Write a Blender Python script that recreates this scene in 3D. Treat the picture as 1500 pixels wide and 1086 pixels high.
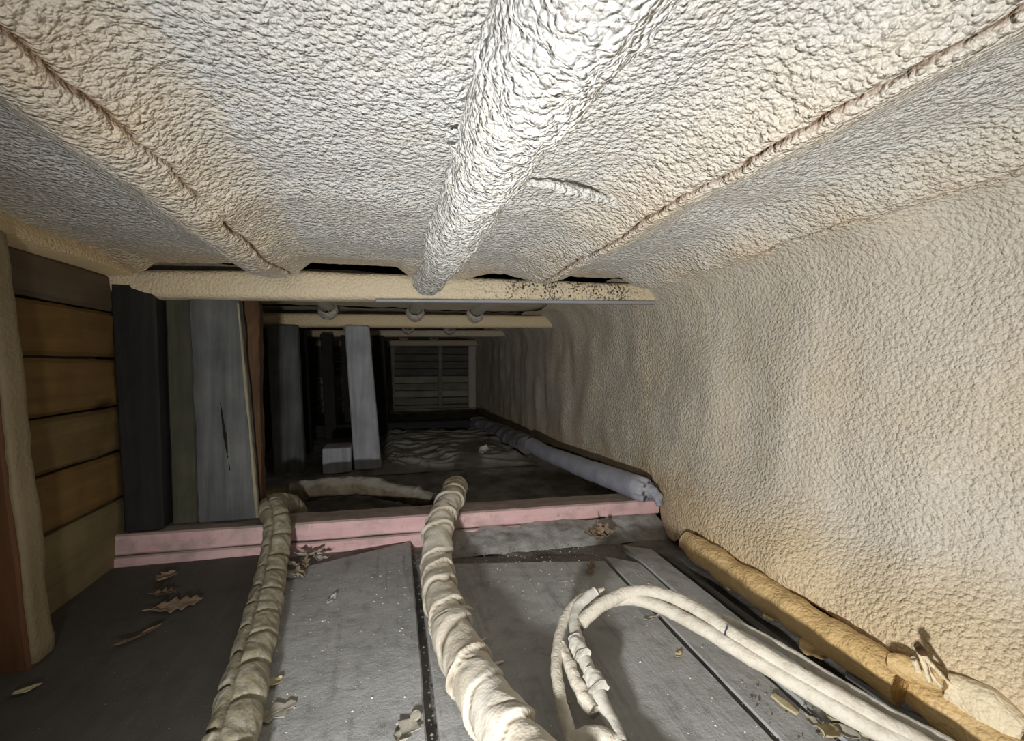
import bpy, bmesh, math, random
import numpy as np
from mathutils import Vector, Matrix

# ------------------------------------------------------------------ clear
for o in list(bpy.data.objects):
    bpy.data.objects.remove(o)
scene = bpy.context.scene
COL = scene.collection
random.seed(4)
RNG = np.random.default_rng(4)

# ------------------------------------------------------------------ camera
CAM_H = 0.57
FPX = 640.0
PSI = math.atan(175 / FPX)
THT = math.atan(13 / FPX)
Fv = Vector((math.sin(PSI) * math.cos(THT), math.cos(PSI) * math.cos(THT), -math.sin(THT)))
Rv = Vector((math.cos(PSI), -math.sin(PSI), 0))
Uv = Rv.cross(Fv)
cd = bpy.data.cameras.new('camera')
cd.sensor_width = 36
cd.lens = 36 * FPX / 1500
cd.clip_start = 0.01
cam = bpy.data.objects.new('camera', cd)
COL.objects.link(cam)
M = Matrix((Rv, Uv, -Fv)).transposed().to_4x4()
M.translation = (0, 0, CAM_H)
cam.matrix_world = M
scene.camera = cam

# ------------------------------------------------------------------ world, lamp, exposure
w = bpy.data.worlds.new('world')
scene.world = w
w.use_nodes = True
w.node_tree.nodes['Background'].inputs[0].default_value = (1.0, 0.86, 0.68, 1)
w.node_tree.nodes['Background'].inputs[1].default_value = 0.004

LAMP_POS = (-0.15, -0.03, 0.28)
ld = bpy.data.lights.new('hand_torch', 'SPOT')
ld.energy = 50
ld.color = (1.0, 0.985, 0.955)
ld.shadow_soft_size = 0.028
ld.spot_size = math.radians(146)
ld.spot_blend = 1.0
lamp = bpy.data.objects.new('hand_torch', ld)
COL.objects.link(lamp)
lamp.location = LAMP_POS
LAZ, LEL = math.radians(34), math.radians(4)
ldir = Vector((math.sin(LAZ) * math.cos(LEL), math.cos(LAZ) * math.cos(LEL), math.sin(LEL)))
lamp.rotation_euler = ldir.to_track_quat('-Z', 'Y').to_euler()

vs = scene.view_settings
vs.view_transform = 'Standard'
vs.look = 'None'
vs.gamma = 1
vs.use_curve_mapping = False
vs.exposure = 0.0


def at(x, y, X=None, Y=None, Z=None):
    """photo pixel -> place on a plane of known X, Y or Z"""
    d = Fv + Rv * ((x - 750) / FPX) + Uv * ((543 - y) / FPX)
    t = X / d.x if X is not None else Y / d.y if Y is not None else (Z - CAM_H) / d.z
    return Vector((d.x * t, d.y * t, CAM_H + d.z * t))


# ------------------------------------------------------------------ noise
_perm = np.random.default_rng(11).permutation(256)
_perm = np.concatenate([_perm, _perm, _perm])
_g = np.random.default_rng(12).normal(size=(256, 3))
_g /= np.linalg.norm(_g, axis=1)[:, None]


def perlin(p):
    p = np.asarray(p, float)
    i = np.floor(p).astype(int)
    f = p - i
    i &= 255
    u = f * f * f * (f * (f * 6 - 15) + 10)
    r = 0
    for dx in (0, 1):
        for dy in (0, 1):
            for dz in (0, 1):
                h = _perm[_perm[_perm[(i[..., 0] + dx) & 255] + ((i[..., 1] + dy) & 255)] + ((i[..., 2] + dz) & 255)]
                g = _g[h]
                d = g[..., 0] * (f[..., 0] - dx) + g[..., 1] * (f[..., 1] - dy) + g[..., 2] * (f[..., 2] - dz)
                wx = u[..., 0] if dx else 1 - u[..., 0]
                wy = u[..., 1] if dy else 1 - u[..., 1]
                wz = u[..., 2] if dz else 1 - u[..., 2]
                r = r + d * wx * wy * wz
    return r * 1.5


def n1(s, seed=0.0):
    s = np.asarray(s, float)
    return perlin(np.stack([s, np.full_like(s, seed + .37), np.full_like(s, seed * 1.7 + .61)], -1))


def sstep(a, b, x):
    t = np.clip((np.asarray(x, float) - a) / (b - a), 0, 1)
    return t * t * (3 - 2 * t)


def foam_h(P, k=1.0, fine=1.0):
    """bubbly sprayed skin, metres outward"""
    h = .006 * perlin(P / .16) + .0025 * perlin(P / .06 + 5)
    h = h + fine * (.0024 * (np.abs(perlin(P / .024 + 9)) - .25) + .0012 * (np.abs(perlin(P / .0105 + 3)) - .25))
    return h * k


def flat_h(P, k=1.0, fine=1.0):
    Q = np.array(P)
    Q[..., 2] = .3
    return foam_h(Q, k, fine)


# ------------------------------------------------------------------ object helpers
def link(name, me, parent=None):
    o = bpy.data.objects.new(name, me)
    COL.objects.link(o)
    if parent is not None:
        o.parent = parent
    return o


def tag(o, label=None, cat=None, group=None, kind=None):
    if label: o['label'] = label
    if cat: o['category'] = cat
    if group: o['group'] = group
    if kind: o['kind'] = kind
    return o


def empty(name, loc=(0, 0, 0)):
    o = bpy.data.objects.new(name, None)
    COL.objects.link(o)
    o.location = loc
    o.empty_display_size = .05
    return o


def mesh(name, V, Fc, mats, parent=None, smooth=True, attrs=None, fmat=None):
    me = bpy.data.meshes.new(name)
    V = np.asarray(V, float).reshape(-1, 3)
    if parent is not None:
        V = V - np.array(parent.location if parent.parent is None else parent.location + parent.parent.location)
    if isinstance(Fc, np.ndarray):
        nf = len(Fc)
        k = Fc.shape[1]
        me.vertices.add(len(V))
        me.vertices.foreach_set('co', V.ravel())
        me.loops.add(nf * k)
        me.loops.foreach_set('vertex_index', Fc.ravel().astype(np.int32))
        me.polygons.add(nf)
        me.polygons.foreach_set('loop_start', np.arange(0, nf * k, k, dtype=np.int32))
        me.update(calc_edges=True)
    else:
        me.from_pydata(V.tolist(), [], Fc)
        me.update()
    me.validate()
    if not isinstance(mats, (list, tuple)): mats = [mats]
    for m in mats: me.materials.append(m)
    if fmat is not None:
        me.polygons.foreach_set('material_index', np.asarray(fmat, np.int32))
    me.polygons.foreach_set('use_smooth', np.full(len(me.polygons), smooth))
    if attrs:
        for k_, a in attrs.items():
            at_ = me.attributes.new(k_, 'FLOAT', 'POINT')
            at_.data.foreach_set('value', np.asarray(a, np.float32).ravel())
    return link(name, me, parent)


def quads(nu, nv, wrapv=False, flip=False):
    i = np.arange(nu - 1)[:, None]
    j = np.arange(nv if wrapv else nv - 1)[None, :]
    j2 = (j + 1) % nv
    a = i * nv + j
    b = (i + 1) * nv + j
    c = (i + 1) * nv + j2
    d = i * nv + j2
    q = np.stack([a, b, c, d], -1).reshape(-1, 4)
    return q[:, ::-1].copy() if flip else q


def grid(name, P, mats, parent=None, flip=False, attrs=None, smooth=True):
    nu, nv = P.shape[:2]
    return mesh(name, P.reshape(-1, 3), quads(nu, nv, flip=flip), mats, parent, smooth, attrs)


def spline(pts, n):
    """Catmull-Rom through pts, n evenly spaced samples"""
    p = np.array([tuple(q) for q in pts], float)
    p = np.vstack([2 * p[0] - p[1], p, 2 * p[-1] - p[-2]])
    out = []
    for i in range(1, len(p) - 2):
        t = np.linspace(0, 1, 40, endpoint=False)[:, None]
        a, b, c, d = p[i - 1], p[i], p[i + 1], p[i + 2]
        out.append(.5 * ((2 * b) + (-a + c) * t + (2 * a - 5 * b + 4 * c - d) * t ** 2 + (-a + 3 * b - 3 * c + d) * t ** 3))
    out = np.vstack(out + [p[-2:-1]])
    s = np.concatenate([[0], np.cumsum(np.linalg.norm(np.diff(out, axis=0), axis=1))])
    si = np.linspace(0, s[-1], n)
    return np.stack([np.interp(si, s, out[:, k]) for k in range(3)], 1), si


def tube(name, pts, rad, mats, parent=None, na=32, step=.006, disp=None, flat=1.0, cap=True, attrs=None):
    """swept tube; rad(s01) -> radius; disp(S, A, P) -> extra radius; flat squashes it vertically"""
    L = sum((Vector(pts[i + 1]) - Vector(pts[i])).length for i in range(len(pts) - 1))
    n = max(6, int(L / step))
    c, s = spline(pts, n)
    T = np.gradient(c, axis=0)
    T /= np.linalg.norm(T, axis=1)[:, None]
    up = np.array([0, 0, 1.0])
    side = np.cross(T, up)
    bad = np.linalg.norm(side, axis=1) < .15
    for i in range(n):
        if bad[i]: side[i] = side[i - 1] if i else np.array([1.0, 0, 0])
    side /= np.linalg.norm(side, axis=1)[:, None]
    nor = np.cross(side, T)
    A = np.linspace(0, 2 * np.pi, na, endpoint=False)
    r0 = np.array([rad(x) for x in s / s[-1]])
    dirs = side[:, None, :] * np.cos(A)[None, :, None] + nor[:, None, :] * (np.sin(A) * flat)[None, :, None]
    S = np.repeat(s[:, None], na, 1)
    AA = np.repeat(A[None, :], n, 0)
    R = np.repeat(r0[:, None], na, 1)
    P = c[:, None, :] + dirs * R[..., None]
    if disp is not None:
        d_ = disp(S, AA, P)
        if isinstance(d_, tuple):
            d_, ck = d_
            attrs = {'crack': np.concatenate([ck.ravel(), [0, 0]]) if cap else ck}
        P = P + dirs * d_[..., None]
    V = P.reshape(-1, 3)
    Fq = quads(n, na, wrapv=True)
    if cap:
        V = np.vstack([V, c[0] - T[0] * r0[0] * .35, c[-1] + T[-1] * r0[-1] * .35])
        a = np.arange(na)
        b = (a + 1) % na
        z = n * na
        f1 = np.stack([b, a, np.full(na, z)], 1)
        k = (n - 1) * na
        f2 = np.stack([k + a, k + b, np.full(na, z + 1)], 1)
        Fl = Fq.tolist() + f1.tolist() + f2.tolist()
        return mesh(name, V, Fl, mats, parent, attrs=attrs)
    return mesh(name, V, Fq, mats, parent, attrs=attrs)


def loft(name, rings, mats, parent=None, bev=.004, wear=.0015, seg=None, smooth=False, seed=0.0, nside=5):
    """solid timber through quads of four corners each (same winding): worn, bevelled, capped.
    rings: list of 4x3 corner arrays along the length"""
    R0 = [np.array([tuple(q) for q in r], float) for r in rings]
    tot = sum(np.linalg.norm(R0[i + 1].mean(0) - R0[i].mean(0)) for i in range(len(R0) - 1))
    if seg is None: seg = max(2, min(60, int(tot / .03)))
    per = max(1, seg // (len(R0) - 1))
    st = []
    for i in range(len(R0) - 1):
        for k in range(per):
            t = k / per
            st.append(R0[i] * (1 - t) + R0[i + 1] * t)
    st.append(R0[-1])

    def section(q, inset):
        cen = q.mean(0)
        q = cen + (q - cen) * (1 - inset)
        out = []
        for i in range(4):
            a, b = q[i], q[(i + 1) % 4]
            l = np.linalg.norm(b - a)
            e = min(.3, bev / max(l, 1e-6))
            for t in np.linspace(e, 1 - e, nside):
                out.append(a + (b - a) * t)
        return np.array(out)
    secs = []
    d0 = st[1].mean(0) - st[0].mean(0)
    d0 /= np.linalg.norm(d0)
    d1 = st[-1].mean(0) - st[-2].mean(0)
    d1 /= np.linalg.norm(d1)
    wmin = min(np.linalg.norm(st[0][1] - st[0][0]), np.linalg.norm(st[0][2] - st[0][1]))
    ins = min(.25, 2 * bev / wmin)
    secs.append(section(st[0], ins))
    for k, q in enumerate(st):
        s = section(q, 0)
        if k == 0: s = s + d0 * bev
        if k == len(st) - 1: s = s - d1 * bev
        secs.append(s)
    secs.append(section(st[-1], ins))
    P = np.array(secs)
    c = P.mean(1, keepdims=True)
    o = P - c
    nrm = np.linalg.norm(o, axis=2, keepdims=True)
    P = P + o / np.maximum(nrm, 1e-6) * (wear * (perlin(P / .035 + seed) + 1.2 * perlin(P / .12 + seed + 7)))[..., None]
    ns, m = P.shape[:2]
    Fl = quads(ns, m, wrapv=True).tolist()
    Fl.append(list(range(m))[::-1])
    Fl.append([(ns - 1) * m + i for i in range(m)])
    o = mesh(name, P, Fl, mats, parent, smooth)
    bm = bmesh.new()
    bm.from_mesh(o.data)
    bmesh.ops.recalc_face_normals(bm, faces=bm.faces)
    bm.to_mesh(o.data)
    bm.free()
    return o


def box(name, x0, x1, y0, y1, z0, z1, mats, parent=None, axis='x', **k):
    if axis == 'x':
        r = lambda x: [(x, y0, z0), (x, y1, z0), (x, y1, z1), (x, y0, z1)]
        rings = [r(x0), r(x1)]
    elif axis == 'y':
        r = lambda y: [(x0, y, z0), (x1, y, z0), (x1, y, z1), (x0, y, z1)]
        rings = [r(y0), r(y1)]
    else:
        r = lambda z: [(x0, y0, z), (x1, y0, z), (x1, y1, z), (x0, y1, z)]
        rings = [r(z0), r(z1)]
    return loft(name, rings, mats, parent, **k)


# ------------------------------------------------------------------ materials
class NT:
    def __init__(s, name):
        s.m = bpy.data.materials.new(name)
        s.m.use_nodes = True
        s.t = s.m.node_tree
        s.b = s.t.nodes['Principled BSDF']
        s.co = s.t.nodes.new('ShaderNodeTexCoord').outputs['Object']
        s.geo = s.t.nodes.new('ShaderNodeNewGeometry')

    def n(s, typ, **kw):
        x = s.t.nodes.new(typ)
        for k, v in kw.items(): setattr(x, k, v)
        return x

    def l(s, a, b): s.t.links.new(a, b)

    def mapped(s, scale, loc=(0, 0, 0), rot=(0, 0, 0), co=None):
        m = s.n('ShaderNodeMapping')
        m.inputs['Scale'].default_value = scale
        m.inputs['Location'].default_value = loc
        m.inputs['Rotation'].default_value = rot
        s.l(co or s.co, m.inputs[0])
        return m.outputs[0]

    def noise(s, co, scale, detail=4, rough=.55, dist=0.0):
        x = s.n('ShaderNodeTexNoise')
        s.l(co, x.inputs['Vector'])
        x.inputs['Scale'].default_value = scale
        x.inputs['Detail'].default_value = detail
        x.inputs['Roughness'].default_value = rough
        x.inputs['Distortion'].default_value = dist
        return x.outputs['Fac']

    def voro(s, co, scale, feature='F1', smooth=None):
        x = s.n('ShaderNodeTexVoronoi', feature=feature)
        s.l(co, x.inputs['Vector'])
        x.inputs['Scale'].default_value = scale
        if smooth is not None: x.inputs['Smoothness'].default_value = smooth
        return x.outputs['Distance']

    def ramp(s, fac, stops):
        r = s.n('ShaderNodeValToRGB')
        e = r.color_ramp.elements
        while len(e) < len(stops): e.new(.5)
        for i, (p, c) in enumerate(stops):
            e[i].position = p
            e[i].color = tuple(c) + (1,) if len(c) == 3 else c
        s.l(fac, r.inputs[0])
        return r.outputs[0]

    def rng(s, v, a, b, c=0.0, d=1.0):
        r = s.n('ShaderNodeMapRange')
        s.l(v, r.inputs[0])
        for i, q in enumerate((a, b, c, d)): r.inputs[1 + i].default_value = q
        return r.outputs[0]

    def math(s, op, a, b=None):
        x = s.n('ShaderNodeMath', operation=op)
        for i, q in enumerate((a, b)):
            if q is None: continue
            if isinstance(q, (int, float)): x.inputs[i].default_value = q
            else: s.l(q, x.inputs[i])
        return x.outputs[0]

    def mix(s, fac, a, b, blend='MIX'):
        x = s.n('ShaderNodeMix', data_type='RGBA', blend_type=blend)
        for i, q in ((0, fac), (6, a), (7, b)):
            if isinstance(q, (int, float)): x.inputs[i].default_value = q
            elif isinstance(q, tuple): x.inputs[i].default_value = q + (1,)
            else: s.l(q, x.inputs[i])
        return x.outputs[2]

    def attr(s, name):
        x = s.n('ShaderNodeAttribute', attribute_name=name)
        return x.outputs['Fac']

    def upness(s, a=.5, b=.9):
        sp = s.n('ShaderNodeSeparateXYZ')
        s.l(s.geo.outputs['Normal'], sp.inputs[0])
        return s.rng(sp.outputs[2], a, b)

    def bump(s, h, dist, strength=1.0, prev=None):
        x = s.n('ShaderNodeBump')
        x.inputs['Distance'].default_value = dist
        x.inputs['Strength'].default_value = strength
        s.l(h, x.inputs['Height'])
        if prev is not None: s.l(prev, x.inputs['Normal'])
        return x.outputs[0]

    def out(s, col, rough=.6, spec=.5, normal=None):
        if isinstance(col, tuple): s.b.inputs['Base Color'].default_value = col + (1,)
        else: s.l(col, s.b.inputs['Base Color'])
        if isinstance(rough, (int, float)): s.b.inputs['Roughness'].default_value = rough
        else: s.l(rough, s.b.inputs['Roughness'])
        s.b.inputs['Specular IOR Level'].default_value = spec
        if normal is not None: s.l(normal, s.b.inputs['Normal'])
        return s.m


def foam_mat(name, c0, c1, warm=(.80, .60, .34), rough=.44, bump=1.0, mould=False):
    t = NT(name)
    big = t.noise(t.co, 5, 3)
    mid = t.noise(t.co, 26, 4)
    c = t.mix(t.rng(big, .35, .65), c0, c1)
    c = t.mix(t.math('MULTIPLY', t.rng(mid, .45, .75), .16), c, warm)
    c = t.mix(t.attr('warm'), c, warm)
    c = t.mix(t.attr('crack'), c, (.20, .095, .030))
    if mould:
        sp = t.n('ShaderNodeSeparateXYZ')
        t.l(t.co, sp.inputs[0])
        reg = t.math('MULTIPLY', t.rng(sp.outputs[0], .18, .42), t.rng(sp.outputs[0], .90, .76))
        reg = t.math('MULTIPLY', reg, t.rng(sp.outputs[2], .835, .795))
        spk = t.noise(t.co, 130, 3, .7)
        cl = t.noise(t.co, 16, 2)
        v = t.math('ADD', t.math('MULTIPLY', spk, .75), t.math('MULTIPLY', cl, .25))
        c = t.mix(t.math('MULTIPLY', t.rng(v, .52, .57), reg), c, (.02, .021, .026))
    wj = t.n('ShaderNodeVectorMath', operation='ADD')
    t.l(t.co, wj.inputs[0])
    wn = t.n('ShaderNodeTexNoise')
    wn.inputs['Scale'].default_value = 70
    t.l(t.co, wn.inputs['Vector'])
    ws = t.n('ShaderNodeVectorMath', operation='SCALE')
    t.l(wn.outputs['Color'], ws.inputs[0])
    ws.inputs[3].default_value = .005
    t.l(ws.outputs[0], wj.inputs[1])
    d1 = t.voro(wj.outputs[0], 118, 'SMOOTH_F1', .22)
    d2 = t.voro(wj.outputs[0], 260, 'SMOOTH_F1', .3)
    h = t.math('ADD', t.math('MULTIPLY', d1, -1.0), t.math('MULTIPLY', d2, -.45))
    n = t.bump(h, .0072 * bump, 1.0)
    n = t.bump(t.noise(t.co, 420, 2), .0006, .6, n)
    return t.out(c, rough, .5, n)


def wood_mat(name, c0, c1, axis='x', dust=None, rough=.75, gs=1.0, dust_amt=.75, knots=None, bump=1.0):
    t = NT(name)
    k = {'x': (3, 45, 45), 'y': (45, 3, 45), 'z': (45, 45, 3)}[axis]
    g = t.noise(t.mapped(tuple(q * gs for q in k)), 1.0, 6, .6, .6)
    b = t.noise(t.co, 7, 4)
    c = t.mix(t.rng(g, .32, .68), c0, c1)
    c = t.mix(t.math('MULTIPLY', t.rng(b, .4, .7), .5), c, tuple(q * .55 for q in c0))
    if knots:
        kn = t.voro(t.mapped({'x': (2, 9, 9), 'y': (9, 3.2, 9), 'z': (9, 9, 3)}[axis]), 1.0)
        c = t.mix(t.rng(kn, .20, .08), c, knots)
    if dust:
        dn = t.rng(t.noise(t.co, 22, 6, .65), .3, .75, .45, 1.1)
        c = t.mix(t.math('MULTIPLY', t.math('MULTIPLY', t.upness(), dn), dust_amt), c, dust)
        sp = t.rng(t.noise(t.co, 260, 2, .6), .70, .76)
        c = t.mix(t.math('MULTIPLY', sp, .7), c, (.62, .60, .56))
    n = t.bump(g, .0016 * bump, .8)
    n = t.bump(t.noise(t.co, 160, 4), .0009, .6, n)
    return t.out(c, rough, .35, n)


FOAM = foam_mat('spray_foam', (.75, .757, .745), (.755, .752, .72))
FOAM_WALL = foam_mat('spray_foam_wall', (.68, .635, .55), (.72, .685, .61), warm=(.72, .57, .36), bump=.6)
FOAM_FAR = foam_mat('spray_foam_aged', (.70, .665, .59), (.75, .71, .62), bump=.8)
FOAM_HEAD = foam_mat('spray_foam_cream', (.80, .71, .54), (.82, .74, .58), warm=(.78, .63, .40), rough=.55, bump=.35, mould=True)
FOAM_CREAM = foam_mat('spray_foam_cream_clean', (.80, .68, .47), (.82, .71, .51), warm=(.74, .56, .31), rough=.55, bump=.35)
FOAM_STUD = foam_mat('foam_dusted_stud', (.27, .215, .125), (.22, .17, .095), warm=(.20, .145, .07), rough=.7, bump=.15)
FOAM_TAN = foam_mat('spray_foam_tan', (.68, .47, .21), (.74, .55, .29), warm=(.52, .30, .10), rough=.6, bump=.35)
def board_mat():
    t = NT('dusty_board')
    g = t.noise(t.mapped((38, 2.6, 38)), 1.0, 6, .62, .7)
    big = t.noise(t.co, 6, 5, .6)
    mid = t.noise(t.co, 28, 6, .68)
    sm = t.noise(t.mapped((1, .35, 1), rot=(0, 0, .5)), 70, 4, .6)
    c = t.mix(t.rng(big, .32, .66), (.33, .333, .33), (.44, .445, .445))
    c = t.mix(t.math('MULTIPLY', t.rng(mid, .40, .70), .4), c, (.52, .525, .52))
    c = t.mix(t.math('MULTIPLY', t.rng(mid, .47, .32), .35), c, (.18, .175, .168))
    c = t.mix(t.math('MULTIPLY', t.rng(g, .56, .70), .45), c, (.17, .165, .16))
    c = t.mix(t.math('MULTIPLY', t.rng(sm, .66, .74), .55), c, (.13, .125, .12))
    sp = t.rng(t.noise(t.co, 240, 2, .6), .69, .75)
    c = t.mix(t.math('MULTIPLY', sp, .85), c, (.72, .71, .68))
    n = t.bump(g, .0022, .9)
    n = t.bump(mid, .0035, .8, n)
    n = t.bump(t.noise(t.co, 180, 5, .7), .0014, .9, n)
    return t.out(c, .8, .3, n)


BOARD = board_mat()
BOARD_D = wood_mat('dusty_shaded_board', (.050, .046, .040), (.090, .084, .074), 'y', dust=(.105, .10, .088), gs=.8)  # dusty board, colour darkened to carry the shade on the left floor
POST = wood_mat('weathered_post', (.075, .080, .082), (.17, .175, .175), 'z', gs=.7, bump=1.8)
POST_L = wood_mat('pale_weathered_post', (.32, .33, .36), (.52, .54, .58), 'z', gs=.7)
POST_D = wood_mat('near_black_post', (.016, .015, .014), (.030, .029, .027), 'z', gs=.7)  # near-black wood, also used for the shadow upright by the leaning post
OLIVE = wood_mat('mossy_board', (.055, .055, .035), (.10, .098, .065), 'z', gs=.7)
REDB = wood_mat('red_brown_board', (.10, .042, .018), (.16, .07, .03), 'z')
BROWNP = wood_mat('brown_split_board', (.06, .03, .014), (.125, .065, .028), 'z')
LOGM = [wood_mat('plank_wood_%d' % i, a, b, 'y', knots=(.05, .026, .010), gs=.6) for i, (a, b) in enumerate([
    ((.21, .165, .078), (.29, .235, .12)), ((.17, .10, .032), (.25, .15, .052)), ((.15, .098, .038), (.22, .148, .060)),
    ((.16, .095, .031), (.25, .148, .050)), ((.155, .09, .028), (.225, .132, .042)), ((.11, .082, .052), (.16, .122, .08))])]
PINK = None
t = NT('pink_painted_timber')
g = t.noise(t.mapped((4, 40, 40)), 1, 6, .6, .4)
b = t.noise(t.co, 14, 5)
c = t.mix(t.rng(g, .3, .7), (.74, .46, .47), (.84, .585, .59))
c = t.mix(t.rng(b, .48, .72), c, (.50, .37, .34))
c = t.mix(t.math('MULTIPLY', t.rng(t.noise(t.co, 60, 5, .7), .58, .72), .6), c, (.30, .24, .22))
dn = t.rng(t.noise(t.co, 30, 6, .65), .3, .7, .75, 1.0)
c = t.mix(t.math('MULTIPLY', t.upness(.4, .8), dn), c, (.25, .215, .18))
c = t.mix(t.math('MULTIPLY', t.rng(t.noise(t.co, 240, 2), .72, .77), .7), c, (.7, .66, .6))
PINK = t.out(c, .8, .3, t.bump(g, .0016, .8))

t = NT('floor_dirt')
b = t.noise(t.co, 9, 6, .65)
c = t.ramp(b, [(.3, (.10, .09, .078)), (.55, (.24, .228, .21)), (.75, (.34, .332, .318))])
c = t.mix(t.rng(t.noise(t.co, 220, 2), .68, .74), c, (.5, .48, .45))
h = t.math('ADD', t.noise(t.co, 60, 6, .7), t.math('MULTIPLY', t.noise(t.co, 14, 4), 1.5))
DIRT = t.out(c, .9, .2, t.bump(h, .006, 1))

t = NT('grey_mortar')
b = t.noise(t.co, 18, 6, .65)
c = t.ramp(b, [(.3, (.20, .195, .185)), (.55, (.38, .375, .365)), (.75, (.50, .495, .48))])
MORTAR = t.out(c, .9, .2, t.bump(t.noise(t.co, 55, 6, .7), .006, 1))

t = NT('dusty_plastic_sheet')
c = t.ramp(t.noise(t.co, 6, 6, .65), [(.3, (.16, .152, .14)), (.7, (.36, .35, .33))])
SHEET = t.out(c, .55, .4, t.bump(t.noise(t.co, 45, 5), .004, 1))

t = NT('wrap_tape')
c = t.mix(t.rng(t.noise(t.co, 30, 5, .65), .4, .7), (.70, .65, .55), (.58, .51, .39))
c = t.mix(t.rng(t.noise(t.co, 9, 4), .5, .75), c, (.66, .63, .57))
c = t.mix(t.attr('crack'), c, (.13, .085, .04))
v = t.voro(t.co, 190, 'SMOOTH_F1', .5)
WRAP = t.out(c, .75, .3, t.bump(t.math('ADD', t.math('MULTIPLY', v, .5), t.noise(t.co, 70, 5)), .0016, .8))

t = NT('dusty_wrap_tape')
c = t.mix(t.rng(t.noise(t.co, 24, 5, .65), .38, .68), (.40, .365, .27), (.28, .245, .165))
c = t.mix(t.rng(t.noise(t.co, 60, 4), .52, .72), c, (.50, .475, .42))
c = t.mix(t.attr('crack'), c, (.075, .058, .032))
WRAP_D = t.out(c, .8, .25, t.bump(t.noise(t.co, 75, 6), .003, .9))

t = NT('lit_top_wrap_tape')
c = t.mix(t.rng(t.noise(t.co, 16, 5, .65), .38, .68), (.13, .10, .065), (.20, .17, .125))
c = t.mix(t.math('MULTIPLY', t.upness(.3, .9), .8), c, (.36, .345, .31))  # pale top over dark sides paints the sill's shadow into the pipe
WRAP_K = t.out(c, .8, .25, t.bump(t.noise(t.co, 75, 6), .003, .9))

t = NT('overspray_cable')
c = t.mix(t.rng(t.noise(t.co, 40, 5, .65), .4, .7), (.68, .64, .55), (.55, .50, .41))
CABLE = t.out(c, .7, .3, t.bump(t.math('ADD', t.noise(t.co, 190, 4), t.noise(t.co, 60, 4)), .0022, .9))
t = NT('dusty_white_cable')
c = t.mix(t.rng(t.noise(t.co, 60, 5, .65), .4, .7), (.64, .62, .56), (.50, .48, .43))
CABLE_W = t.out(c, .7, .3, t.bump(t.noise(t.co, 190, 4), .0016, .8))

t = NT('blue_grey_plastic')
c = t.mix(t.rng(t.noise(t.co, 12, 5), .35, .7), (.33, .35, .43), (.44, .45, .50))
HOSE = t.out(c, .5, .4, t.bump(t.noise(t.co, 40, 4), .004, .7))
t = NT('dark_dusty_duct')
c = t.mix(t.rng(t.noise(t.co, 12, 5), .35, .7), (.16, .15, .16), (.26, .25, .27))
DUCT = t.out(c, .6, .4, t.bump(t.noise(t.co, 30, 4), .006, .8))
t = NT('tan_pipe')
TANP = t.out(t.mix(t.rng(t.noise(t.co, 20, 4), .4, .7), (.26, .20, .10), (.17, .12, .055)), .7, .3)


def leaf_mat(name, a, b):
    t = NT(name)
    c = t.mix(t.rng(t.noise(t.co, 40, 5), .35, .7), a, b)
    return t.out(c, .7, .3, t.bump(t.noise(t.co, 120, 3), .0012, .8))


LEAF = leaf_mat('dry_oak_leaf', (.24, .175, .115), (.37, .29, .20))
LEAF_D = leaf_mat('dark_dry_leaf', (.14, .085, .06), (.22, .15, .105))
LEAF_P = leaf_mat('pale_dry_leaf', (.50, .42, .24), (.60, .54, .36))
LEAF_G = leaf_mat('dusty_grey_leaf', (.33, .31, .26), (.46, .43, .36))
t = NT('foam_crumb')
CRUMB = t.out((.70, .67, .60), .8, .3)
t = NT('white_scrap')
SCRAP = t.out(t.mix(t.noise(t.co, 30, 3), (.62, .62, .60), (.42, .42, .41)), .6, .4)
t = NT('roof_deck')
DECK = t.out(t.mix(t.noise(t.mapped((3, 40, 40)), 1, 4), (.012, .010, .008), (.03, .024, .018)), .9, .1)
t = NT('grey_metal_lip')
LIP = t.out(t.mix(t.noise(t.co, 20, 3), (.30, .31, .34), (.42, .43, .46)), .45, .5)
t = NT('grey_slat')
SLAT = t.out(t.mix(t.noise(t.co, 30, 5), (.22, .225, .235), (.33, .335, .345)), .7, .3, t.bump(t.noise(t.co, 120, 4), .001, .8))
t = NT('pink_scrap')
PSC = t.out(t.mix(t.noise(t.co, 80, 3), (.50, .22, .26), (.40, .2, .24)), .8, .3)


# ------------------------------------------------------------------ frame line (the cross frames stand slightly askew)
def yf(x, y0=1.42):
    return y0 - .06 * x


# ================================================================== FLOOR
floor = tag(empty('floor'), kind='structure')
xs = np.linspace(-1.0, 1.05, 120)
ys = np.concatenate([np.linspace(-.6, .3, 12), np.linspace(.32, 1.7, 120), np.linspace(1.74, 5.2, 90)])
X, Y = np.meshgrid(xs, ys, indexing='ij')
P = np.stack([X, Y, np.full_like(X, -.022)], -1)
P[..., 2] += .006 * perlin(P / .07) + .010 * perlin(P / .3 + 3)
# ground rises to floor level past the second frame
P[..., 2] += .018 * sstep(2.0, 2.4, Y)
grid('dirt', P, DIRT, floor)


def fplank(cs, ztop, mat, th=.024, seed=0.0):
    """cs: near-left, near-right, far-right, far-left corners on plan"""
    (ax, ay), (bx, by), (cx, cy), (dx, dy) = cs
    near = [(ax, ay, ztop - th), (bx, by, ztop - th), (bx, by, ztop), (ax, ay, ztop)]
    far = [(dx, dy, ztop - th), (cx, cy, ztop - th), (cx, cy, ztop), (dx, dy, ztop)]
    return loft('plank', [near, far], mat, floor, bev=.003, wear=.0013, seed=seed)


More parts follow.
